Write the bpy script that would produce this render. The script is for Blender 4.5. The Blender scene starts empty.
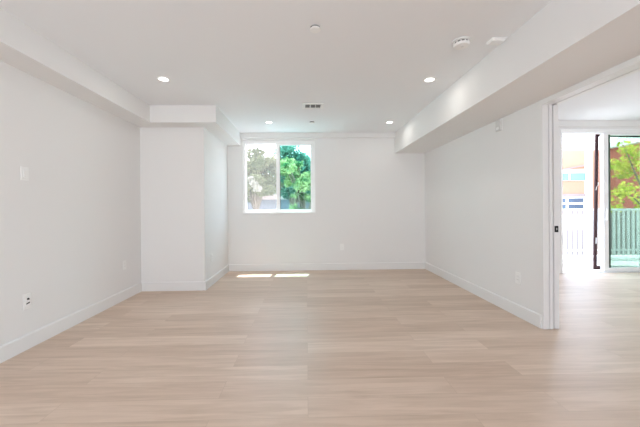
import bpy, bmesh, math, random
from mathutils import Vector, Matrix

random.seed(7)
SC = bpy.context.scene
COL = SC.collection
PI = math.pi
D = PI / 180

# ------------------------------------------------------------------ camera
YAW, PITCH, ROLL = 1.308 * D, -0.116 * D, -0.45 * D
FPX, SHX, SHY = 299.9, -6.695, -5.441
m_yaw = Matrix(((math.cos(YAW), -math.sin(YAW), 0), (math.sin(YAW), math.cos(YAW), 0), (0, 0, 1)))
m_pit = Matrix(((1, 0, 0), (0, math.cos(PITCH), math.sin(PITCH)), (0, -math.sin(PITCH), math.cos(PITCH))))
mm = m_pit @ m_yaw
r_, f_, u_ = mm[0], mm[1], mm[2]
right = math.cos(ROLL) * r_ + math.sin(ROLL) * u_
up = -math.sin(ROLL) * r_ + math.cos(ROLL) * u_
cam_data = bpy.data.cameras.new('camera')
cam = bpy.data.objects.new('camera', cam_data)
COL.objects.link(cam)
rot = Matrix((right, up, -f_)).transposed()
cam.matrix_world = Matrix.Translation((0, 0, 1.2)) @ rot.to_4x4()
cam_data.sensor_width = 36
cam_data.lens = FPX / 640 * 36
cam_data.shift_x = -SHX / 640
cam_data.shift_y = SHY / 640
cam_data.clip_start = 0.05
cam_data.clip_end = 300
SC.camera = cam

# ------------------------------------------------------------------ light and exposure
SC.view_settings.view_transform = 'Standard'
SC.view_settings.look = 'None'
SC.view_settings.gamma = 1
SC.view_settings.use_curve_mapping = False
SC.view_settings.exposure = 0.28
SC.cycles.max_bounces = 14
SC.cycles.diffuse_bounces = 10
SC.cycles.transparent_max_bounces = 16

W = bpy.data.worlds.new('sky')
SC.world = W
W.use_nodes = True
nt = W.node_tree
nt.nodes.clear()
tc = nt.nodes.new('ShaderNodeTexCoord')
sep = nt.nodes.new('ShaderNodeSeparateXYZ')
rmp = nt.nodes.new('ShaderNodeValToRGB')
rmp.color_ramp.elements[0].position = 0.0
rmp.color_ramp.elements[0].color = (0.91, 0.96, 1.02, 1)
rmp.color_ramp.elements[1].position = 0.9
rmp.color_ramp.elements[1].color = (0.55, 0.74, 1.05, 1)
bg = nt.nodes.new('ShaderNodeBackground')
bg.inputs['Strength'].default_value = 7.0
wo = nt.nodes.new('ShaderNodeOutputWorld')
nt.links.new(tc.outputs['Generated'], sep.inputs[0])
nt.links.new(sep.outputs['Z'], rmp.inputs[0])
nt.links.new(rmp.outputs[0], bg.inputs['Color'])
nt.links.new(bg.outputs[0], wo.inputs['Surface'])


def lamp(name, kind, loc, energy, color=(1, 1, 1), direction=None, **kw):
    d = bpy.data.lights.new(name, kind)
    d.energy = energy
    d.color = color
    for k, v in kw.items():
        setattr(d, k, v)
    o = bpy.data.objects.new(name, d)
    COL.objects.link(o)
    o.location = loc
    if direction:
        o.rotation_euler = Vector(direction).to_track_quat('-Z', 'Y').to_euler()
    return o


SUN_DIR = (-0.035, -0.254, -0.966)
lamp('sun', 'SUN', (0, 30, 60), 14.0, (1.0, 0.97, 0.92), SUN_DIR, angle=0.009)
# sky portals (guide the sampling of the sky through the openings)
REAR_OPENING = (-1.95, 0.75, 0.35, 2.3)        # opening added in the unseen rear wall for daylight: x0, x1, z0, z1
FAR_OPENING = (0.9, 2.5, 0.3, 2.3)      # opening added in the side room's unseen far wall for daylight: y0, y1, z0, z1
for nm, loc, sx, sy, dy in (('window_portal', (-0.52, 5.9, 1.8), 1.36, 1.36, -1), ('balcony_portal', (5.33, 5.36, 1.27), 1.66, 2.5, -1),
                            ('rear_portal', ((REAR_OPENING[0] + REAR_OPENING[1]) / 2, -3.42, (REAR_OPENING[2] + REAR_OPENING[3]) / 2), REAR_OPENING[1] - REAR_OPENING[0], REAR_OPENING[3] - REAR_OPENING[2], 1),
                            ('side_far_portal', (7.22, (FAR_OPENING[0] + FAR_OPENING[1]) / 2, (FAR_OPENING[2] + FAR_OPENING[3]) / 2), FAR_OPENING[1] - FAR_OPENING[0], FAR_OPENING[3] - FAR_OPENING[2], 0)):
    p = lamp(nm, 'AREA', loc, 1, (1, 1, 1), (0, dy, 0) if dy else (-1, 0, 0), shape='RECTANGLE', size=sx, size_y=sy)
    p.data.cycles.is_portal = True


# ------------------------------------------------------------------ materials
def mat(name, color=(0.8, 0.8, 0.8), rough=0.5, metal=0.0, spec=0.5, noise=None, bump=None):
    m = bpy.data.materials.new(name)
    m.use_nodes = True
    n = m.node_tree
    b = n.nodes['Principled BSDF']
    b.inputs['Base Color'].default_value = (*color, 1)
    b.inputs['Roughness'].default_value = rough
    b.inputs['Metallic'].default_value = metal
    b.inputs['Specular IOR Level'].default_value = spec
    if noise or bump:
        g = n.nodes.new('ShaderNodeNewGeometry')
    if noise:
        scale, amount = noise
        t = n.nodes.new('ShaderNodeTexNoise')
        t.inputs['Scale'].default_value = scale
        t.inputs['Detail'].default_value = 4
        n.links.new(g.outputs['Position'], t.inputs['Vector'])
        r = n.nodes.new('ShaderNodeValToRGB')
        r.color_ramp.elements[0].position = 0.3
        r.color_ramp.elements[1].position = 0.7
        r.color_ramp.elements[0].color = (*[max(0, c * (1 - amount)) for c in color], 1)
        r.color_ramp.elements[1].color = (*[min(1, c * (1 + amount)) for c in color], 1)
        n.links.new(t.outputs['Fac'], r.inputs[0])
        n.links.new(r.outputs[0], b.inputs['Base Color'])
    if bump:
        scale, strength = bump
        t = n.nodes.new('ShaderNodeTexNoise')
        t.inputs['Scale'].default_value = scale
        t.inputs['Detail'].default_value = 3
        n.links.new(g.outputs['Position'], t.inputs['Vector'])
        bp = n.nodes.new('ShaderNodeBump')
        bp.inputs['Strength'].default_value = strength
        bp.inputs['Distance'].default_value = 0.002
        n.links.new(t.outputs['Fac'], bp.inputs['Height'])
        n.links.new(bp.outputs[0], b.inputs['Normal'])
    return m


WALL = mat('wall_paint', (0.81, 0.807, 0.80), 0.7, spec=0.3, bump=(220, 0.08))
CEIL = mat('ceiling_paint', (0.84, 0.855, 0.87), 0.85, spec=0.2, bump=(160, 0.08))
TRIM = mat('trim_paint', (0.81, 0.81, 0.805), 0.35, spec=0.4, bump=(90, 0.03))
PLASTIC = mat('white_plastic', (0.88, 0.88, 0.87), 0.35, bump=(300, 0.02))
VINYL = mat('white_vinyl', (0.92, 0.925, 0.925), 0.3, bump=(120, 0.02))
GREYPLASTIC = mat('pale_grey_plastic', (0.68, 0.68, 0.67), 0.4, noise=(60, 0.03))
DARK = mat('dark_slot', (0.03, 0.03, 0.03), 0.6, noise=(50, 0.2))
GREYSLOT = mat('grey_slot', (0.22, 0.22, 0.22), 0.7, noise=(50, 0.1))
BLACKMETAL = mat('matte_black_metal', (0.015, 0.015, 0.017), 0.35, metal=0.6, noise=(80, 0.2))
BRONZE = mat('dark_bronze', (0.05, 0.016, 0.018), 0.4, metal=0.3, noise=(40, 0.25))
STEEL = mat('brushed_steel', (0.6, 0.6, 0.6), 0.35, metal=0.9, noise=(200, 0.1))
GASKET = mat('dark_green_gasket', (0.05, 0.09, 0.07), 0.5, noise=(60, 0.2))
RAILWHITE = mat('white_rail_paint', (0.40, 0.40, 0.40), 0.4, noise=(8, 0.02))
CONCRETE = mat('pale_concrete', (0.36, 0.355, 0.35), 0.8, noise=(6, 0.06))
GROUND = mat('pale_paving', (0.45, 0.44, 0.42), 0.9, noise=(0.8, 0.15))
BARK = mat('bark', (0.16, 0.12, 0.09), 0.9, noise=(12, 0.35))
SALMON = mat('salmon_stucco', (0.33, 0.19, 0.125), 0.9, noise=(1.5, 0.04), bump=(30, 0.2))
BRICKRED = mat('rust_pink_stucco', (0.50, 0.13, 0.10), 0.9, noise=(1.5, 0.06), bump=(30, 0.2))
WHITESTUCCO = mat('white_stucco', (0.88, 0.88, 0.86), 0.9, noise=(2, 0.03))
GREYBAND = mat('grey_stucco', (0.216, 0.189, 0.184), 0.9, noise=(2, 0.05))
BLUEGLASS = mat('pale_blue_glazing', (0.12, 0.24, 0.33), 0.12, noise=(0.6, 0.3))
DARKGLASS = mat('dark_blue_glazing', (0.05, 0.09, 0.13), 0.12, noise=(0.8, 0.4))
PALEBLUE = mat('pale_blue_siding', (0.15, 0.165, 0.20), 0.8, noise=(1.2, 0.05))
PEACH = mat('peach_roof_tile', (0.07, 0.04, 0.03), 0.85, noise=(5, 0.12))


def emit(name, color, strength):
    m = bpy.data.materials.new(name)
    m.use_nodes = True
    n = m.node_tree
    n.nodes.clear()
    e = n.nodes.new('ShaderNodeEmission')
    e.inputs['Color'].default_value = (*color, 1)
    e.inputs['Strength'].default_value = strength
    o = n.nodes.new('ShaderNodeOutputMaterial')
    n.links.new(e.outputs[0], o.inputs['Surface'])
    return m


LENS = emit('lit_lens', (1.0, 0.98, 0.95), 6)


def glass(name, tint, gloss=0.05):
    m = bpy.data.materials.new(name)
    m.use_nodes = True
    n = m.node_tree
    n.nodes.clear()
    tr = n.nodes.new('ShaderNodeBsdfTransparent')
    tr.inputs['Color'].default_value = (*tint, 1)
    gl = n.nodes.new('ShaderNodeBsdfGlossy')
    gl.inputs['Roughness'].default_value = 0.02
    mx = n.nodes.new('ShaderNodeMixShader')
    mx.inputs[0].default_value = gloss
    o = n.nodes.new('ShaderNodeOutputMaterial')
    n.links.new(tr.outputs[0], mx.inputs[1])
    n.links.new(gl.outputs[0], mx.inputs[2])
    n.links.new(mx.outputs[0], o.inputs['Surface'])
    return m


TEAL = glass('teal_tinted_glass', (0.79, 0.90, 0.89), 0.003)
GREEN = glass('green_tinted_glass', (0.745, 0.815, 0.768), 0.003)


def mesh_screen(name, cover, color):
    m = bpy.data.materials.new(name)
    m.use_nodes = True
    n = m.node_tree
    n.nodes.clear()
    tr = n.nodes.new('ShaderNodeBsdfTransparent')
    df = n.nodes.new('ShaderNodeBsdfDiffuse')
    df.inputs['Color'].default_value = (*color, 1)
    tl = n.nodes.new('ShaderNodeBsdfTranslucent')
    tl.inputs['Color'].default_value = (*color, 1)
    a = n.nodes.new('ShaderNodeMixShader')
    a.inputs[0].default_value = 0.5
    n.links.new(df.outputs[0], a.inputs[1])
    n.links.new(tl.outputs[0], a.inputs[2])
    mx = n.nodes.new('ShaderNodeMixShader')
    mx.inputs[0].default_value = cover
    n.links.new(tr.outputs[0], mx.inputs[1])
    n.links.new(a.outputs[0], mx.inputs[2])
    o = n.nodes.new('ShaderNodeOutputMaterial')
    n.links.new(mx.outputs[0], o.inputs['Surface'])
    return m


PALESCREEN = mesh_screen('pale_insect_mesh', 0.26, (0.24, 0.235, 0.21))
DARKSCREEN = mesh_screen('dark_insect_mesh', 0.13, (0.25, 0.2, 0.2))


def leaf_mat(name, c1, c2, scale=1.6):
    m = bpy.data.materials.new(name)
    m.use_nodes = True
    n = m.node_tree
    n.nodes.clear()
    g = n.nodes.new('ShaderNodeNewGeometry')
    t = n.nodes.new('ShaderNodeTexNoise')
    t.inputs['Scale'].default_value = scale
    t.inputs['Detail'].default_value = 5
    n.links.new(g.outputs['Position'], t.inputs['Vector'])
    r = n.nodes.new('ShaderNodeValToRGB')
    r.color_ramp.elements[0].position = 0.35
    r.color_ramp.elements[1].position = 0.65
    r.color_ramp.elements[0].color = (*c1, 1)
    r.color_ramp.elements[1].color = (*c2, 1)
    n.links.new(t.outputs['Fac'], r.inputs[0])
    df = n.nodes.new('ShaderNodeBsdfDiffuse')
    tl = n.nodes.new('ShaderNodeBsdfTranslucent')
    mx = n.nodes.new('ShaderNodeMixShader')
    mx.inputs[0].default_value = 0.45
    n.links.new(r.outputs[0], df.inputs['Color'])
    n.links.new(r.outputs[0], tl.inputs['Color'])
    n.links.new(df.outputs[0], mx.inputs[1])
    n.links.new(tl.outputs[0], mx.inputs[2])
    o = n.nodes.new('ShaderNodeOutputMaterial')
    n.links.new(mx.outputs[0], o.inputs['Surface'])
    return m


LEAF_LIME = leaf_mat('yellow_green_leaves', (0.22, 0.30, 0.03), (0.75, 0.66, 0.14), 3)
LEAF_GREEN = leaf_mat('mid_green_leaves', (0.06, 0.17, 0.07), (0.50, 0.56, 0.26), 3)
LEAF_DARK = leaf_mat('dark_green_leaves', (0.05, 0.16, 0.12), (0.20, 0.36, 0.26))
LEAF_OLIVE = leaf_mat('olive_leaves', (0.090, 0.110, 0.055), (0.210, 0.210, 0.120))
LEAF_CREAM = leaf_mat('cream_lit_leaves', (0.30, 0.28, 0.22), (0.55, 0.52, 0.45), 4)  # cream leaf colour stands in for a sunlit blotch


def floor_material():
    m = bpy.data.materials.new('light_oak_planks')
    m.use_nodes = True
    n = m.node_tree
    L = n.links.new
    b = n.nodes['Principled BSDF']
    g = n.nodes.new('ShaderNodeNewGeometry')
    br = n.nodes.new('ShaderNodeTexBrick')
    br.offset = 0.37
    br.offset_frequency = 2
    br.squash = 1.0
    br.inputs['Scale'].default_value = 1
    br.inputs['Brick Width'].default_value = 1.52
    br.inputs['Row Height'].default_value = 0.19
    br.inputs['Mortar Size'].default_value = 0.0012
    br.inputs['Mortar Smooth'].default_value = 0.3
    br.inputs['Bias'].default_value = 0.0
    br.inputs['Color1'].default_value = (0.0, 0.0, 0.0, 1)
    br.inputs['Color2'].default_value = (1, 1, 1, 1)
    br.inputs['Mortar'].default_value = (0.5, 0.5, 0.5, 1)
    L(g.outputs['Position'], br.inputs['Vector'])
    # per-plank shift for the grain
    sh = n.nodes.new('ShaderNodeVectorMath')
    sh.operation = 'MULTIPLY_ADD'
    sh.inputs[1].default_value = (7.3, 3.1, 5.7)
    L(br.outputs['Color'], sh.inputs[0])
    L(g.outputs['Position'], sh.inputs[2])
    mp = n.nodes.new('ShaderNodeMapping')
    mp.inputs['Scale'].default_value = (1.1, 14, 1)
    L(sh.outputs[0], mp.inputs['Vector'])
    nz = n.nodes.new('ShaderNodeTexNoise')
    nz.inputs['Scale'].default_value = 1.5
    nz.inputs['Detail'].default_value = 6
    nz.inputs['Roughness'].default_value = 0.6
    nz.inputs['Distortion'].default_value = 0.6
    L(mp.outputs[0], nz.inputs['Vector'])
    plank = n.nodes.new('ShaderNodeValToRGB')
    plank.color_ramp.elements[0].color = (*FLOOR_A, 1)
    plank.color_ramp.elements[1].color = (*FLOOR_B, 1)
    L(br.outputs['Color'], plank.inputs[0])
    gr = n.nodes.new('ShaderNodeValToRGB')
    gr.color_ramp.elements[0].position = 0.3
    gr.color_ramp.elements[1].position = 0.62
    gr.color_ramp.elements[0].color = (0.80, 0.765, 0.72, 1)
    gr.color_ramp.elements[1].color = (1, 1, 1, 1)
    L(nz.outputs['Fac'], gr.inputs[0])
    mu = n.nodes.new('ShaderNodeMix')
    mu.data_type = 'RGBA'
    mu.blend_type = 'MULTIPLY'
    mu.inputs[0].default_value = 1
    L(plank.outputs[0], mu.inputs[6])
    L(gr.outputs[0], mu.inputs[7])
    seam = n.nodes.new('ShaderNodeMix')
    seam.data_type = 'RGBA'
    seam.inputs[7].default_value = (0.36, 0.25, 0.16, 1)
    sf = n.nodes.new('ShaderNodeMath')
    sf.operation = 'MULTIPLY'
    sf.inputs[1].default_value = 0.5
    L(br.outputs['Fac'], sf.inputs[0])
    L(sf.outputs[0], seam.inputs[0])
    L(mu.outputs[2], seam.inputs[6])
    L(seam.outputs[2], b.inputs['Base Color'])
    rr = n.nodes.new('ShaderNodeMapRange')
    rr.inputs['To Min'].default_value = 0.36
    rr.inputs['To Max'].default_value = 0.5
    L(nz.outputs['Fac'], rr.inputs['Value'])
    L(rr.outputs[0], b.inputs['Roughness'])
    b.inputs['Specular IOR Level'].default_value = 0.45
    bp = n.nodes.new('ShaderNodeBump')
    bp.inputs['Strength'].default_value = 0.12
    bp.inputs['Distance'].default_value = 0.002
    L(nz.outputs['Fac'], bp.inputs['Height'])
    L(bp.outputs[0], b.inputs['Normal'])
    return m


FLOOR_A = (0.63, 0.48, 0.375)
FLOOR_B = (0.75, 0.60, 0.49)
FLOOR = floor_material()


# ------------------------------------------------------------------ mesh helpers
class MB:
    def __init__(self):
        self.bm = bmesh.new()

    def box(self, x0, x1, y0, y1, z0, z1, bev=0.0, seg=2):
        t = bmesh.new()
        bmesh.ops.create_cube(t, size=1)
        for v in t.verts:
            v.co = Vector(((x0 + x1) / 2 + v.co.x * (x1 - x0), (y0 + y1) / 2 + v.co.y * (y1 - y0), (z0 + z1) / 2 + v.co.z * (z1 - z0)))
        if bev:
            bmesh.ops.bevel(t, geom=t.edges[:], offset=bev, segments=seg, affect='EDGES', profile=0.5)
        self.merge(t)
        return self

    def lathe(self, prof, axis='Z', center=(0, 0, 0), seg=32):
        """prof: list of (radius, height); revolved about Z, then turned onto axis"""
        t = bmesh.new()
        rings = []
        for r, h in prof:
            if r < 1e-6:
                rings.append([t.verts.new((0, 0, h))])
            else:
                rings.append([t.verts.new((r * math.cos(2 * PI * k / seg), r * math.sin(2 * PI * k / seg), h)) for k in range(seg)])
        for a, b in zip(rings, rings[1:]):
            for k in range(seg):
                k2 = (k + 1) % seg
                if len(a) == 1 and len(b) == 1:
                    continue
                if len(a) == 1:
                    t.faces.new((a[0], b[k], b[k2]))
                elif len(b) == 1:
                    t.faces.new((a[k], a[k2], b[0]))
                else:
                    t.faces.new((a[k], a[k2], b[k2], b[k]))
        if axis == 'X':
            bmesh.ops.rotate(t, verts=t.verts, matrix=Matrix.Rotation(PI / 2, 3, 'Y'))
        elif axis == '-X':
            bmesh.ops.rotate(t, verts=t.verts, matrix=Matrix.Rotation(-PI / 2, 3, 'Y'))
        elif axis == '-Y':
            bmesh.ops.rotate(t, verts=t.verts, matrix=Matrix.Rotation(PI / 2, 3, 'X'))
        bmesh.ops.translate(t, verts=t.verts, vec=center)
        bmesh.ops.recalc_face_normals(t, faces=t.faces)
        self.merge(t)
        return self

    def prism(self, pts, x0, x1, axis='X'):
        """2-D outline pts extruded along an axis (pts in the other two axes, in order)"""
        t = bmesh.new()
        def P(a, c):
            if axis == 'X':
                return (c, a[0], a[1])
            if axis == 'Y':
                return (a[0], c, a[1])
            return (a[0], a[1], c)
        A = [t.verts.new(P(p, x0)) for p in pts]
        B = [t.verts.new(P(p, x1)) for p in pts]
        n = len(pts)
        for k in range(n):
            t.faces.new((A[k], A[(k + 1) % n], B[(k + 1) % n], B[k]))
        t.faces.new(A)
        t.faces.new(B)
        bmesh.ops.recalc_face_normals(t, faces=t.faces)
        self.merge(t)
        return self

    def tube(self, pts, radii, seg=8):
        t = bmesh.new()
        rings = []
        for i, p in enumerate(pts):
            p = Vector(p)
            d = (Vector(pts[min(i + 1, len(pts) - 1)]) - Vector(pts[max(i - 1, 0)])).normalized()
            a = d.orthogonal().normalized()
            b = d.cross(a)
            rings.append([t.verts.new(p + radii[i] * (math.cos(2 * PI * k / seg) * a + math.sin(2 * PI * k / seg) * b)) for k in range(seg)])
        for a, b in zip(rings, rings[1:]):
            for k in range(seg):
                best = min(range(seg), key=lambda j: (a[0].co - b[j].co).length)
                t.faces.new((a[k], a[(k + 1) % seg], b[(k + 1 + best) % seg], b[(k + best) % seg]))
        t.faces.new(rings[0])
        t.faces.new(rings[-1])
        bmesh.ops.recalc_face_normals(t, faces=t.faces)
        self.merge(t)
        return self

    def merge(self, t):
        me = bpy.data.meshes.new('tmp')
        t.to_mesh(me)
        t.free()
        self.bm.from_mesh(me)
        bpy.data.meshes.remove(me)

    def build(self, name, m, parent=None, smooth=False, kind=None):
        me = bpy.data.meshes.new(name)
        self.bm.to_mesh(me)
        self.bm.free()
        me.materials.append(m)
        if smooth:
            for p in me.polygons:
                p.use_smooth = True
            me.set_sharp_from_angle(angle=35 * D)
        o = bpy.data.objects.new(name, me)
        COL.objects.link(o)
        if parent:
            o.parent = parent
        if kind:
            o['kind'] = kind
        return o


def struct(name, mb, m):
    return mb.build(name, m, kind='structure')


def thing(name, label, cat, loc=(0, 0, 0), group=None, kind=None):
    o = bpy.data.objects.new(name, None)
    o.empty_display_size = 0.1
    COL.objects.link(o)
    o.location = loc
    if label:
        o['label'] = label
    if cat:
        o['category'] = cat
    if group:
        o['group'] = group
    if kind:
        o['kind'] = kind
    return o


def copy_thing(o, loc, label):
    c = o.copy()
    COL.objects.link(c)
    c.location = loc
    c['label'] = label
    for ch in list(o.children):
        k = ch.copy()
        COL.objects.link(k)
        k.parent = c
        for g in list(ch.children):
            q = g.copy()
            COL.objects.link(q)
            q.parent = k
    return c


# ------------------------------------------------------------------ room shell
XL, XC, XR, XR2 = -2.415, -1.491, 2.291, 2.445
YA, YB, YBO = 4.425, 5.734, 5.866
YAS, XLS, XAS, XRS = 4.168, -2.139, -1.239, 1.708
ZC, ZL, ZR = 2.619, 2.384, 2.227
YREAR = -3.2
XFAR, YS, ZC2 = 7.0, 5.2, 2.692          # the side room
YJ, YJ0, ZH = 2.85, -0.4, 2.178           # doorway, its unseen near end extended to let in more light
WX0, WX1, WZ0, WZ1 = -1.21, 0.168, 1.108, 2.482
SX0, SX1, SZ1 = 4.49, 6.17, 2.552

struct('floor', MB().box(XL - 0.2, XR2, YREAR - 0.2, YBO, -0.25, 0), FLOOR)
struct('floor_side_room', MB().box(XR2, XFAR + 0.2, YREAR - 0.2, YS + 0.16, -0.25, 0), FLOOR)
struct('ceiling', MB().box(XL - 0.2, XR2, YREAR - 0.2, YBO, ZC, 3.0), CEIL)
struct('ceiling_side_room', MB().box(XR2, XFAR + 0.2, YREAR - 0.2, YS + 0.16, ZC2, 3.0), CEIL)
struct('wall_left', MB().box(XL - 0.2, XL, YREAR - 0.2, YBO, 0, ZC), WALL)
struct('wall_back', MB().box(XL, WX0, YB, YBO, 0, ZC).box(WX1, XR2, YB, YBO, 0, ZC)
       .box(WX0, WX1, YB, YBO, 0, WZ0).box(WX0, WX1, YB, YBO, WZ1, ZC), WALL)
struct('wall_alcove', MB().box(XL, XC, YA, YB, 0, ZL), WALL)
struct('wall_right', MB().box(XR, XR + 0.097, YJ + 0.022, YJ + 1.0, 0, ZC).box(XR + 0.097, XR2, YJ + 0.03, YJ + 1.0, ZH + 0.022, ZC).box(XR2 + 0.003, XR2 + 0.015, YJ + 0.03, YJ + 1.0, 0, ZC).box(XR, XR2, YJ + 1.0, YB, 0, ZC).box(XR, XR2, YREAR, YJ0, 0, ZC)
       .box(XR, XR2, YJ0, YJ + 0.022, ZH + 0.022, ZC), WALL)
struct('ceiling_soffit_left', MB().prism([(XL, YREAR), (XLS, YREAR), (XLS, YAS), (XAS, YAS), (XAS, YB), (XL, YB)], ZL, ZC, 'Z'), WALL)
struct('ceiling_soffit_right', MB().box(XRS, XR, YREAR, YB, ZR, ZC), WALL)
struct('ceiling_beam', MB().box(XAS, XRS, 5.696 - 0.006, YB, 2.524, ZC), WALL)
# behind the camera: a wall in each room, the main one with an added daylight opening
def rear_wall(name, x0, x1, w, zt):
    a, b, z0, z1 = w
    struct(name, MB().box(x0, a, YREAR - 0.2, YREAR, 0, zt).box(b, x1, YREAR - 0.2, YREAR, 0, zt)
           .box(a, b, YREAR - 0.2, YREAR, 0, z0).box(a, b, YREAR - 0.2, YREAR, z1, zt), WALL)


rear_wall('wall_rear', XL, XR, REAR_OPENING, ZC)
struct('wall_side_room_rear', MB().box(XR2, XFAR, YREAR - 0.2, YREAR, 0, ZC2), WALL)
struct('wall_side_room_far', MB().box(XFAR, XFAR + 0.2, YREAR - 0.2, FAR_OPENING[0], 0, ZC2).box(XFAR, XFAR + 0.2, FAR_OPENING[1], YS + 0.16, 0, ZC2)
       .box(XFAR, XFAR + 0.2, FAR_OPENING[0], FAR_OPENING[1], 0, FAR_OPENING[2]).box(XFAR, XFAR + 0.2, FAR_OPENING[0], FAR_OPENING[1], FAR_OPENING[3], ZC2), WALL)  # unframed opening, added to bring daylight into the rooms
struct('wall_side_room_back', MB().box(XR2, SX0, YS, YS + 0.16, 0, ZC2).box(SX1, XFAR, YS, YS + 0.16, 0, ZC2)
       .box(SX0, SX1, YS, YS + 0.16, SZ1, ZC2).box(XR2, XFAR, YS - 0.035, YS, 2.586, ZC2), WALL)

# baseboards
BH, BT = 0.132, 0.015
def base_profile(s, c):     # s: +1/-1 direction away from the wall, c: wall coordinate
    return [(c, 0), (c + s * BT, 0), (c + s * BT, BH - 0.010), (c + s * (BT - 0.006), BH - 0.003), (c + s * 0.004, BH), (c, BH)]
struct('baseboard_left', MB().prism(base_profile(1, XL), YREAR, YA, 'Y'), TRIM)
struct('baseboard_alcove', MB().prism(base_profile(-1, YA), XL + BT, XC + BT, 'X').prism(base_profile(1, XC), YA - BT * 0.5, YB - BT, 'Y'), TRIM)
struct('baseboard_back', MB().prism(base_profile(-1, YB), XC + BT, XR - BT, 'X'), TRIM)
struct('baseboard_right', MB().prism(base_profile(-1, XR), YJ + 0.022, YB, 'Y'), TRIM)
struct('baseboard_side_room', MB().prism(base_profile(-1, YS), XR2, SX0 - 0.03, 'X').prism(base_profile(-1, YS), SX1 + 0.03, XFAR, 'X'), TRIM)

# doorway lining with the slot of the pocket door
tj = MB()
tj.box(XR - 0.004, XR + 0.053, YJ, YJ + 0.03, 0, ZH + 0.03, 0.003)          # room-side strip
tj.box(XR + 0.062, XR + 0.094, YJ + 0.001, YJ + 0.03, 0, ZH, 0.002)         # middle strip
tj.box(XR + 0.02, XR + 0.096, YJ + 0.026, YJ + 0.06, 0, ZH)                # bottom of the groove
tj.box(XR - 0.004, XR + 0.092, YJ0, YJ, ZH, ZH + 0.03, 0.003)             # head, room side
tj.box(XR + 0.104, XR2 + 0.003, YJ0, YJ, ZH, ZH + 0.03, 0.003)            # head, far side
tj.box(XR - 0.004, XR2 + 0.003, YJ0 - 0.03, YJ0, 0, ZH + 0.03, 0.003)     # near jamb
struct('trim_doorway', tj, TRIM)
# the pocket door's leading edge
pd = thing('pocket_door', 'white pocket door slid back into the doorway wall, black latch on its edge', 'door', (XR2 - 0.024, YJ + 0.02, 0))
MB().box(-0.026, 0.022, -0.021, 0.90, 0.006, ZH - 0.006, 0.002).build('door_panel', TRIM, pd)
lt = MB().box(-0.021, 0.015, -0.024, -0.018, 0.942, 1.003, 0.002).build('latch', BLACKMETAL, pd)
lt['label'] = 'matte black latch plate'
MB().box(-0.008, 0.003, -0.0255, -0.0235, 0.962, 0.984, 0.0005).build('latch_slot', STEEL, lt)

# ------------------------------------------------------------------ back window
wn = thing('window_1', 'white vinyl sliding window with insect screen and teal tinted pane', None, (0, 0, 0), kind='structure')
FY0, FY1 = YB + 0.022, YBO + 0.005
fr = MB()
FW = 0.046
fr.box(WX0, WX0 + FW, FY0, FY1, WZ0, WZ1, 0.004).box(WX1 - FW, WX1, FY0, FY1, WZ0, WZ1, 0.004)
fr.box(WX0 + FW - 0.004, WX1 - FW + 0.004, FY0, FY1, WZ0, WZ0 + 0.036, 0.004).box(WX0 + FW - 0.004, WX1 - FW + 0.004, FY0, FY1, WZ1 - 0.055, WZ1, 0.004)
fr.build('window_frame', VINYL, wn)
MB().box(WX0, WX1, YB - 0.012, FY0, WZ0 - 0.028, WZ0 + 0.003, 0.003).build('window_sill', TRIM, wn)
MX0, MX1 = -0.572, -0.505
gz0, gz1 = WZ0 + 0.036, WZ1 - 0.055
# sliding sash parked in front of the fixed pane
sa = MB()
sy0, sy1 = FY0 + 0.012, FY0 + 0.042
sa.box(MX0, MX1, sy0, sy1, gz0, gz1, 0.003).box(WX1 - FW - 0.035, WX1 - FW, sy0, sy1, gz0, gz1, 0.003)
sa.box(MX1 - 0.003, WX1 - FW - 0.032, sy0, sy1, gz0, gz0 + 0.022, 0.003).box(MX1 - 0.003, WX1 - FW - 0.032, sy0, sy1, gz1 - 0.03, gz1, 0.003)
sash = sa.build('sash', VINYL, wn)
MB().box(MX1 - 0.002, WX1 - FW - 0.033, sy0 + 0.013, sy0 + 0.018, gz0 + 0.02, gz1 - 0.028).build('pane', TEAL, sash)
MB().box(MX1 - 0.001, MX1 + 0.010, sy0 + 0.004, sy0 + 0.012, gz0 + 0.02, gz1 - 0.028).build('gasket', GASKET, sash)
MB().box(MX0 + 0.02, WX1 - FW, FY0 + 0.072, FY0 + 0.077, gz0, gz1).build('pane', TEAL, wn)
sc = MB()
sc.box(WX0 + FW, WX0 + FW + 0.016, FY0 + 0.085, FY0 + 0.097, gz0, gz1).box(MX0 + 0.02, MX0 + 0.04, FY0 + 0.085, FY0 + 0.097, gz0, gz1)
sc.box(WX0 + FW, MX0 + 0.04, FY0 + 0.085, FY0 + 0.097, gz0, gz0 + 0.016).box(WX0 + FW, MX0 + 0.04, FY0 + 0.085, FY0 + 0.097, gz1 - 0.016, gz1)
scr = sc.build('screen_frame', VINYL, wn)
MB().box(WX0 + FW + 0.014, MX0 + 0.024, FY0 + 0.0905, FY0 + 0.0915, gz0 + 0.014, gz1 - 0.014).build('insect_screen', PALESCREEN, scr)

# ------------------------------------------------------------------ sliding glass door of the side room
dr = thing('door_1', 'white sliding glass door standing open to the balcony', None, (0, 0, 0), kind='structure')
f2 = MB()
f2.box(SX0, SX0 + 0.035, YS - 0.01, YS + 0.15, 0, SZ1, 0.004).box(SX1 - 0.035, SX1, YS - 0.01, YS + 0.15, 0, SZ1, 0.004)
f2.box(SX0 + 0.03, SX1 - 0.03, YS - 0.01, YS + 0.15, SZ1 - 0.03, SZ1, 0.004).box(SX0 + 0.03, SX1 - 0.03, YS + 0.015, YS + 0.15, SZ1 - 0.068, SZ1 - 0.026, 0.004)
f2.build('door_frame', VINYL, dr)
MB().box(SX0 + 0.03, SX1 - 0.03, YS - 0.012, YS + 0.15, 0, 0.012, 0.004).box(SX0 + 0.03, SX1 - 0.03, YS + 0.062, YS + 0.068, 0.010, 0.02).build('threshold', VINYL, dr)


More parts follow.
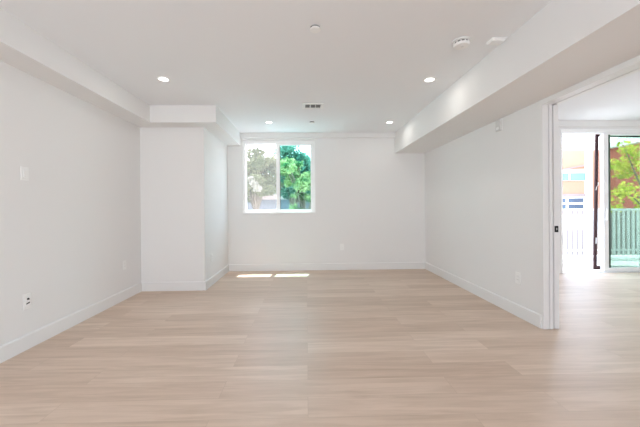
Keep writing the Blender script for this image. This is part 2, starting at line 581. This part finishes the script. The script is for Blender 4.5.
def glazed_panel(name, x0, x1, y0, glassmat, handle=False):
    y1 = y0 + 0.038
    b = MB()
    b.box(x0, x0 + 0.088, y0, y1, 0.022, SZ1 - 0.075, 0.004).box(x1 - 0.075, x1, y0, y1, 0.022, SZ1 - 0.075, 0.004)
    b.box(x0 + 0.084, x1 - 0.07, y0, y1, 0.022, 0.088, 0.004).box(x0 + 0.084, x1 - 0.07, y0, y1, SZ1 - 0.105, SZ1 - 0.075, 0.004)
    o = b.build(name, VINYL, dr)
    MB().box(x0 + 0.084, x1 - 0.072, y0 + 0.016, y0 + 0.022, 0.084, SZ1 - 0.1).build('pane', glassmat, o)
    MB().box(x0 + 0.0865, x0 + 0.120, y0 - 0.001, y0 + 0.015, 0.084, SZ1 - 0.1).build('gasket', GASKET, o)
    if handle:
        MB().box(x0 + 0.03, x0 + 0.055, y0 - 0.03, y0 - 0.018, 0.92, 1.16, 0.006).box(x0 + 0.033, x0 + 0.052, y0 - 0.022, y0 + 0.002, 0.93, 0.95).box(x0 + 0.033, x0 + 0.052, y0 - 0.022, y0 + 0.002, 1.13, 1.15).build('handle', VINYL, o)
    return o


glazed_panel('sliding_panel', 5.293, 6.12, YS + 0.018, GREEN, True)
glazed_panel('fixed_panel', 5.31, 6.135, YS + 0.072, GREEN)

# dark framed sliding screen door, a little out of plumb, parked behind the glass
sd = thing('screen_door', 'dark bronze framed insect screen door leaning slightly behind the sliding glass door', 'screen door', (5.207, YS + 0.128, 0.034))
sd.rotation_euler = (0, 1.15 * D, 0)
SH = 2.46
SW = 0.91
MB().box(-0.006, 0.05, -0.011, 0.011, 0, SH, 0.002).build('stile', BRONZE, sd)
MB().box(SW - 0.046, SW, -0.009, 0.009, 0, SH, 0.002).build('stile', BRONZE, sd)
MB().box(0.044, SW - 0.044, -0.0085, 0.0085, 0, 0.07, 0.002).build('bottom_rail', BRONZE, sd)
MB().box(0.044, SW - 0.044, -0.0085, 0.0085, SH - 0.05, SH, 0.002).build('top_rail', BRONZE, sd)
MB().box(0.042, SW - 0.042, -0.0006, 0.0006, 0.066, SH - 0.046).build('insect_screen', DARKSCREEN, sd)
o = MB().box(0.012, 0.036, -0.018, -0.008, 0.47, 0.58, 0.004).build('latch', STEEL, sd)
o['label'] = 'small grey metal latch'
o = MB().tube([(0.01, -0.012, 1.44), (0.016, -0.02, 1.50), (0.034, -0.024, 1.53), (0.042, -0.02, 1.58)], [0.006, 0.006, 0.006, 0.005]).build('hook', PLASTIC, sd, True)
o['label'] = 'small white hook'

# ------------------------------------------------------------------ ceiling fittings
def downlight(loc, label):
    t = thing('recessed_downlight', label, 'ceiling light', loc, 'recessed downlights in the ceiling')
    MB().lathe([(0.048, 0.006), (0.050, -0.004), (0.062, -0.007), (0.074, -0.004), (0.076, 0.0), (0.05, 0.004)]).build('trim_ring', PLASTIC, t, True)
    MB().lathe([(0.0, -0.0015), (0.03, -0.0015), (0.0485, -0.001), (0.0485, 0.004), (0, 0.004)]).build('lens', LENS, t, True)
    return t


DL = [((-1.553, 3.325, ZC), 'lit recessed downlight near the left soffit, in front of the alcove'),
      ((1.388, 3.327, ZC), 'lit recessed downlight beside the right soffit, nearest the smoke detector'),
      ((-0.612, 5.006, ZC), 'small lit recessed downlight above the window'),
      ((1.405, 5.006, ZC), 'lit recessed downlight in the far right ceiling corner by the soffit')]
first = None
for loc, lab in DL:
    if first is None:
        first = downlight(loc, lab)
    else:
        copy_thing(first, loc, lab)
    lamp('downlight_lamp', 'AREA', (loc[0], loc[1], ZC - 0.012), 1.15, (1.0, 0.95, 0.88), (0, 0, -1), shape='DISK', size=0.09)

t = thing('smoke_detector', 'round white smoke detector with dark vents on the ceiling by the right soffit', 'smoke detector', (1.345, 2.555, ZC))
MB().lathe([(0, 0), (0.078, 0), (0.079, -0.006), (0.077, -0.009), (0.06, -0.010), (0, -0.010)]).build('mounting_base', PLASTIC, t, True)
MB().lathe([(0, -0.009), (0.060, -0.009), (0.060, -0.027), (0, -0.027)]).build('vent_band', GREYSLOT, t, True)
MB().lathe([(0, -0.025), (0.066, -0.025), (0.067, -0.030), (0.060, -0.042), (0.03, -0.048), (0, -0.049)]).build('cover', PLASTIC, t, True)
for k in range(12):
    a = 2 * PI * k / 12
    m = MB().box(0.052, 0.066, -0.004, 0.004, -0.026, -0.009)
    bmesh.ops.rotate(m.bm, verts=m.bm.verts, matrix=Matrix.Rotation(a, 3, 'Z'))
    m.build('vent_rib', PLASTIC, t)
MB().lathe([(0, -0.0475), (0.012, -0.0475), (0.011, -0.052), (0, -0.053)], center=(0.0, -0.012, 0)).build('test_button', GREYPLASTIC, t, True)

t = thing('carbon_monoxide_alarm', 'small flat white rectangular ceiling unit between the smoke detector and soffit', 'alarm', (1.632, 2.53, ZC))
MB().box(-0.06, 0.06, -0.045, 0.045, -0.012, 0, 0.003).build('back_plate', PLASTIC, t)
MB().box(-0.054, 0.054, -0.040, 0.040, -0.026, -0.010, 0.006).build('cover', PLASTIC, t)

t = thing('sprinkler_cover', 'round white sprinkler cover plate in the middle of the near ceiling', 'sprinkler', (0.08, 2.365, ZC), 'concealed sprinkler covers')
MB().lathe([(0, 0), (0.038, 0), (0.038, -0.016), (0, -0.016)]).build('housing', GREYSLOT, t, True)
MB().lathe([(0, -0.014), (0.042, -0.014), (0.045, -0.018), (0.040, -0.023), (0, -0.025)]).build('cover_plate', PLASTIC, t, True)
copy_thing(t, (0.103, 4.98, ZC), 'tiny round white sprinkler cover near the beam, behind the air vent')

t = thing('ceiling_vent', 'white rectangular air vent with three dark louvred openings in the ceiling', 'vent', (0.10, 4.18, ZC))
fv = MB()
fv.box(-0.148, 0.148, -0.105, -0.078, -0.014, 0, 0.004).box(-0.148, 0.148, 0.078, 0.105, -0.014, 0, 0.004)
fv.box(-0.148, -0.105, -0.080, 0.080, -0.014, 0, 0.004).box(0.105, 0.148, -0.080, 0.080, -0.014, 0, 0.004)
fv.build('vent_frame', PLASTIC, t)
MB().box(-0.108, 0.108, -0.081, 0.081, -0.0015, 0.0).build('vent_throat', GREYSLOT, t)
for x in (-0.036, 0.036):
    MB().box(x - 0.006, x + 0.006, -0.079, 0.079, -0.012, -0.001).build('divider', PLASTIC, t)
for k in range(4):
    y = -0.062 + k * 0.034
    MB().prism([(y + 0.012, -0.002), (y + 0.015, -0.002), (y + 0.003, -0.010), (y, -0.010)], -0.104, 0.104, 'X').build('louvre', GREYPLASTIC, t)

# ------------------------------------------------------------------ wall fittings
def wall_plate(name, label, cat, loc, normal, w=0.072, h=0.117, group=None):
    """plate in local coords: faces -Y, turned to the wall"""
    t = thing(name, label, cat, loc, group)
    t.rotation_euler = (0, 0, {'-Y': 0, '+X': PI / 2, '-X': -PI / 2}[normal])
    MB().box(-w / 2, w / 2, -0.007, 0, -h / 2, h / 2, 0.003).build('cover_plate', PLASTIC, t)
    return t


def outlet_parts(t):
    for z in (-0.0195, 0.0195):
        f = MB().box(-0.017, 0.017, -0.0095, -0.005, z - 0.0145, z + 0.0145, 0.004).build('socket', PLASTIC, t)
        MB().box(-0.0075, -0.0055, -0.0100, -0.0085, z - 0.002, z + 0.007).box(0.0055, 0.0075, -0.0100, -0.0085, z - 0.002, z + 0.006).build('slot', GREYSLOT, f)
    MB().lathe([(0, 0.0085), (0.003, 0.0085), (0.003, 0.006), (0, 0.006)], '-Y', seg=10).build('screw', PLASTIC, t)


t = wall_plate('light_switch', 'white rocker light switch at shoulder height on the left wall', 'switch', (XL, 2.626, 1.51), '+X')
MB().box(-0.018, 0.018, -0.0095, -0.005, -0.034, 0.034, 0.002).build('switch_bezel', PLASTIC, t)
MB().prism([(-0.0085, -0.031), (-0.0150, -0.031), (-0.0105, 0.0), (-0.0095, 0.031), (-0.0085, 0.031)], -0.0155, 0.0155, 'X').build('rocker', PLASTIC, t)
t = wall_plate('data_outlet', 'white data outlet with black jack and slot, low on the left wall', 'outlet', (XL, 2.638, 0.413), '+X', 0.076, 0.135)
MB().box(-0.019, 0.019, -0.010, -0.005, -0.046, 0.046, 0.003).build('insert', PLASTIC, t)
o = MB().lathe([(0, 0.021), (0.005, 0.021), (0.005, 0.012), (0.0095, 0.012), (0.0095, 0.007), (0, 0.007)], '-Y', (0, 0, 0.018), 16).build('coaxial_jack', BLACKMETAL, t, True)
o['label'] = 'black round jack'
o = MB().prism([(-0.016, -0.026), (0.016, -0.021), (0.016, -0.009), (-0.016, -0.017)], -0.0112, -0.0095, 'Y').build('port', DARK, t)
o['label'] = 'dark slanted port'
t = wall_plate('blank_wall_plate', 'faint white outlet plate on the left wall close to the alcove corner', 'outlet', (XL, 4.02, 0.458), '+X')
outlet_parts(t)
t = wall_plate('wall_outlet', 'white outlet on the bright side of the alcove, facing the window wall', 'outlet', (XC, 4.725, 0.43), '+X', group='white wall outlets')
outlet_parts(t)
t = wall_plate('wall_outlet', 'white outlet low on the back wall, right of the window', 'outlet', (0.675, YB, 0.438), '-Y', group='white wall outlets')
outlet_parts(t)
t = wall_plate('wall_outlet', 'white outlet low on the right wall near the doorway', 'outlet', (XR, 3.197, 0.418), '-X', 0.08, 0.125, group='white wall outlets')
outlet_parts(t)
t = thing('door_chime', 'small pale grey sensor box high on the right wall under the soffit', 'sensor', (XR, 3.482, 2.147))
MB().box(-0.008, 0, -0.046, 0.046, -0.070, 0.070, 0.003).build('back_plate', PLASTIC, t)
MB().box(-0.036, -0.006, -0.042, 0.042, -0.066, 0.066, 0.006).build('cover', GREYPLASTIC, t)
MB().box(-0.0375, -0.035, -0.024, 0.024, -0.050, -0.020, 0.001).build('grille', PLASTIC, t)

# ------------------------------------------------------------------ balcony
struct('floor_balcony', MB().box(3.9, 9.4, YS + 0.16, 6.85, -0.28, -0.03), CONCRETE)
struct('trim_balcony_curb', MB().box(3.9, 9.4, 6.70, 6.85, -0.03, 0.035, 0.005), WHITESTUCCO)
struct('ceiling_added_overhang', MB().box(3.9, 9.4, YS + 0.16, 6.02, 2.80, 3.0), WHITESTUCCO)  # unseen overhang, added to keep sun patches off the floor inside
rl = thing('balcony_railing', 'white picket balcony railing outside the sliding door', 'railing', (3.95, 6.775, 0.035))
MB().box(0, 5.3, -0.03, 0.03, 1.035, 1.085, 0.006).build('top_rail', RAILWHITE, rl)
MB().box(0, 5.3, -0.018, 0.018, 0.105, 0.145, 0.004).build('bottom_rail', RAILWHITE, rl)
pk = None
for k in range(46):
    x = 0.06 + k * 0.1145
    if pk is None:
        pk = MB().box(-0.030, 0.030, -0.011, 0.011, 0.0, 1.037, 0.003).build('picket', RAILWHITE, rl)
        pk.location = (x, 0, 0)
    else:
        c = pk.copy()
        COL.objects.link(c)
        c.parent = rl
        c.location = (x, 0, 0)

# ------------------------------------------------------------------ outside
GZ = -3.0
struct('ground', MB().box(-40, 70, 5.9, 80, GZ - 0.3, GZ), GROUND)

# salmon building across the way: a main block and a wing towards us
bl = thing('apartment_building', 'salmon pink stucco building with ribbon windows seen through the open sliding door', 'building', (0, 22, GZ))
H = 5.35 - GZ
def B(x0, x1, y0, y1, z0, z1, bev=0):
    return MB().box(x0, x1, y0, y1, z0 - GZ, z1 - GZ, bev)
B(12, 22.5, 0, 8, GZ, 5.35).build('main_block', SALMON, bl)
w = B(12, 20.95, -0.06, 0.02, 3.05, 3.9).build('ribbon_window', WHITESTUCCO, bl)
for k in range(6):
    x = 12.9 + k * 1.36
    MB().box(x, x + 1.22, -0.09, -0.04, 3.06 - GZ, 3.62 - GZ).build('pane', BLUEGLASS, w)
awn = MB().prism([(12, 3.70 - GZ), (18.4, 3.70 - GZ), (20.95, 4.17 - GZ), (20.95, 4.24 - GZ), (18.4, 3.78 - GZ), (12, 3.78 - GZ)], -0.14, -0.02, 'Y').build('awning_edge', GREYBAND, bl)
B(12, 20.95, -0.10, 0.02, 1.85, 2.06).build('lintel_band', GREYBAND, bl)
w = B(12, 20.95, -0.05, 0.02, -0.6, 1.86).build('window_wall', WHITESTUCCO, bl)
for j in range(3):
    for k in range(6):
        x = 12.75 + k * 1.36
        z = 1.42 - j * 0.46
        MB().box(x, x + 1.15, -0.08, -0.03, z - GZ, z + 0.32 - GZ).build('pane', DARKGLASS if j < 2 else GREYBAND, w)
B(12, 20.85, -0.07, 0.02, GZ, -0.6).build('plinth', GREYBAND, bl)
B(20.85, 21.3, -0.12, 0.05, GZ, 5.37).build('pillar', WHITESTUCCO, bl)
B(22.5, 30, -9, 8, GZ, 5.35).build('wing', BRICKRED, bl)
B(21.9, 30.5, -9.5, 8, 5.35, 5.95).build('eave', WHITESTUCCO, bl)
B(22.42, 30.1, -9.1, 8, GZ, 0.95).build('base_band', GREYBAND, bl)

# a low pale blue house behind the window trees
hs = thing('house', 'pale blue-grey low house behind the trees outside the window', 'house', (-2.4, 19, GZ))
MB().box(-5, 4.5, 0, 6, 0, 4.7).build('wall', PALEBLUE, hs)
MB().prism([(-0.6, 4.7), (6.6, 4.7), (3, 5.3)], -5.5, 5, 'X').build('roof', PEACH, hs)
for x in (-2.6, 0.2, 2.3):
    q = MB().box(x, x + 0.9, -0.05, 0.02, 2.9, 4.1).build('window', WHITESTUCCO, hs)
    MB().box(x + 0.08, x + 0.82, -0.07, -0.03, 2.98, 4.02).build('pane', DARKGLASS, q)


def tree(name, label, cat, base, blobs, leafmat, n, size, trunk_r=0.12, group=None, seed=1, trunk=True, lit_patch=None):
    """blobs: (dx, dy, z, rx, ry, rz) in metres relative to the base"""
    rnd = random.Random(seed)
    t = thing(name, label, cat, base, group)
    def leaves(count, bl, s):
        verts, faces = [], []
        wts = [b[3] * b[4] * b[5] for b in bl]
        for _ in range(count):
            b = rnd.choices(bl, wts)[0]
            while True:
                p = Vector((rnd.uniform(-1, 1), rnd.uniform(-1, 1), rnd.uniform(-1, 1)))
                if 0.25 < p.length < 1:
                    break
            p = p * (0.75 + 0.25 * rnd.random())
            c = Vector((b[0] + p.x * b[3], b[1] + p.y * b[4], b[2] + p.z * b[5]))
            d = Vector((rnd.gauss(0, 1), rnd.gauss(0, 1), rnd.gauss(0, 0.7))).normalized()
            e = d.orthogonal().normalized()
            e.rotate(Matrix.Rotation(rnd.uniform(0, 2 * PI), 3, d))
            g = d.cross(e)
            L = s * rnd.uniform(0.6, 1.3)
            k = len(verts)
            verts += [c - e * L * 0.5, c + g * L * 0.24 + d * L * 0.08, c + e * L * 0.5, c - g * L * 0.24 + d * L * 0.08]
            faces.append((k, k + 1, k + 2, k + 3))
        me = bpy.data.meshes.new('foliage')
        me.from_pydata([tuple(v) for v in verts], [], faces)
        return me
    me = leaves(n, blobs, size)
    me.materials.append(leafmat)
    o = bpy.data.objects.new('foliage', me)
    COL.objects.link(o)
    o.parent = t
    if lit_patch:  # extra leaves whose cream colour imitates sunlight
        me = leaves(lit_patch[0], lit_patch[1], size * 0.8)
        me.materials.append(LEAF_CREAM)
        o = bpy.data.objects.new('lit_patch', me)
        COL.objects.link(o)
        o.parent = t
        o['label'] = 'cream white leaves, sunlight put into their colour'
    if trunk:
        m = MB()
        cx = sum(b[0] for b in blobs) / len(blobs)
        cy = sum(b[1] for b in blobs) / len(blobs)
        zt = min(b[2] - b[5] * 0.3 for b in blobs)
        m.tube([(0, 0, 0), (cx * 0.2, cy * 0.2, zt * 0.5), (cx * 0.6, cy * 0.6, zt)], [trunk_r, trunk_r * 0.8, trunk_r * 0.6])
        for b in blobs[::max(1, len(blobs) // 9)]:
            m.tube([(cx * 0.5, cy * 0.5, zt * 0.85), ((cx + b[0]) / 2, (cy + b[1]) / 2, (zt + b[2]) / 2), (b[0], b[1], b[2] + b[5] * 0.4)],
                   [trunk_r * 0.5, trunk_r * 0.35, trunk_r * 0.12], 6)
        m.build('trunk', BARK, t, True)
    return t


def clumps(seed, n, cx, cz, rx, ry, rz, r0, r1, boxy=False):
    """leaf clumps scattered through an ellipsoid crown"""
    q = random.Random(seed)
    out = []
    while len(out) < n:
        p = (q.uniform(-1, 1), q.uniform(-1, 1), q.uniform(-1, 1))
        if not boxy and sum(c * c for c in p) > 1:
            continue
        r = q.uniform(r0, r1)
        out.append((cx + p[0] * rx, p[1] * ry, cz + p[2] * rz, r * 1.15, r, r * 0.75))
    return out


G = 'trees outside the window'
# z values below are heights above the ground at GZ
tree('leafy_tree', 'bright green leafy tree outside the right pane of the window', 'tree', (-0.1, 11.5, GZ),
     clumps(1, 26, 0.2, 5.05, 0.9, 0.55, 0.9, 0.2, 0.4, True), LEAF_GREEN, 3000, 0.19, group=G, seed=3)
tree('tall_dark_tree', 'tall dark green tree behind the bright leafy one, in the right pane', 'tree', (-0.9, 16, GZ),
     clumps(2, 22, 0.1, 6.4, 1.3, 1.1, 1.6, 0.45, 0.75) + [(1.3, 0, 5.3, 0.9, 0.9, 0.8), (1.0, 0, 6.1, 0.6, 0.6, 0.5)],
     LEAF_DARK, 6500, 0.24, 0.18, group=G, seed=4)
tree('olive_tree', 'grey green tree outside the left pane, dimmed by the insect screen', 'tree', (-2.3, 13.7, GZ),
     clumps(3, 28, -0.2, 5.75, 1.3, 0.8, 1.05, 0.35, 0.55), LEAF_OLIVE, 6500, 0.2, 0.15, group=G, seed=5)
tree('lit_patch_tree', 'small tree with a leaf patch coloured pale as if sunlit, outside the left pane', 'tree', (-1.7, 10.2, GZ),
     clumps(4, 9, 0, 4.95, 0.55, 0.5, 0.25, 0.22, 0.34), LEAF_OLIVE, 1500, 0.14, 0.07, seed=6,
     lit_patch=(420, [(-0.10, -0.42, 5.14, 0.10, 0.2, 0.12), (0.0, -0.45, 5.0, 0.15, 0.22, 0.13), (0.12, -0.45, 4.84, 0.16, 0.22, 0.13)]))
tree('yellow_green_tree', 'sunny yellow green tree beyond the balcony railing', 'tree', (13.6, 11, GZ),
     clumps(5, 46, -0.25, 5.35, 0.95, 1.1, 1.35, 0.25, 0.4, True),
     LEAF_LIME, 3000, 0.15, 0.09, seed=8)
for k, (x, y, zc, lab) in enumerate([(-7.8, 31, 6.6, 'distant grey green tree at the left edge of the window view'),
                                     (-2.3, 32, 7.2, 'distant tree behind the grey green one, in the middle of the left pane'),
                                     (3.2, 31, 6.4, 'distant tree on the right, behind the tall dark green tree')]):
    tree('background_tree', lab, 'tree', (x, y, GZ), clumps(10 + k, 26, 0, zc, 1.8, 1.2, 2.3, 0.6, 0.85), (LEAF_OLIVE, LEAF_OLIVE, LEAF_DARK)[k], 4200, 0.34, 0.2, group=G, seed=20 + k)
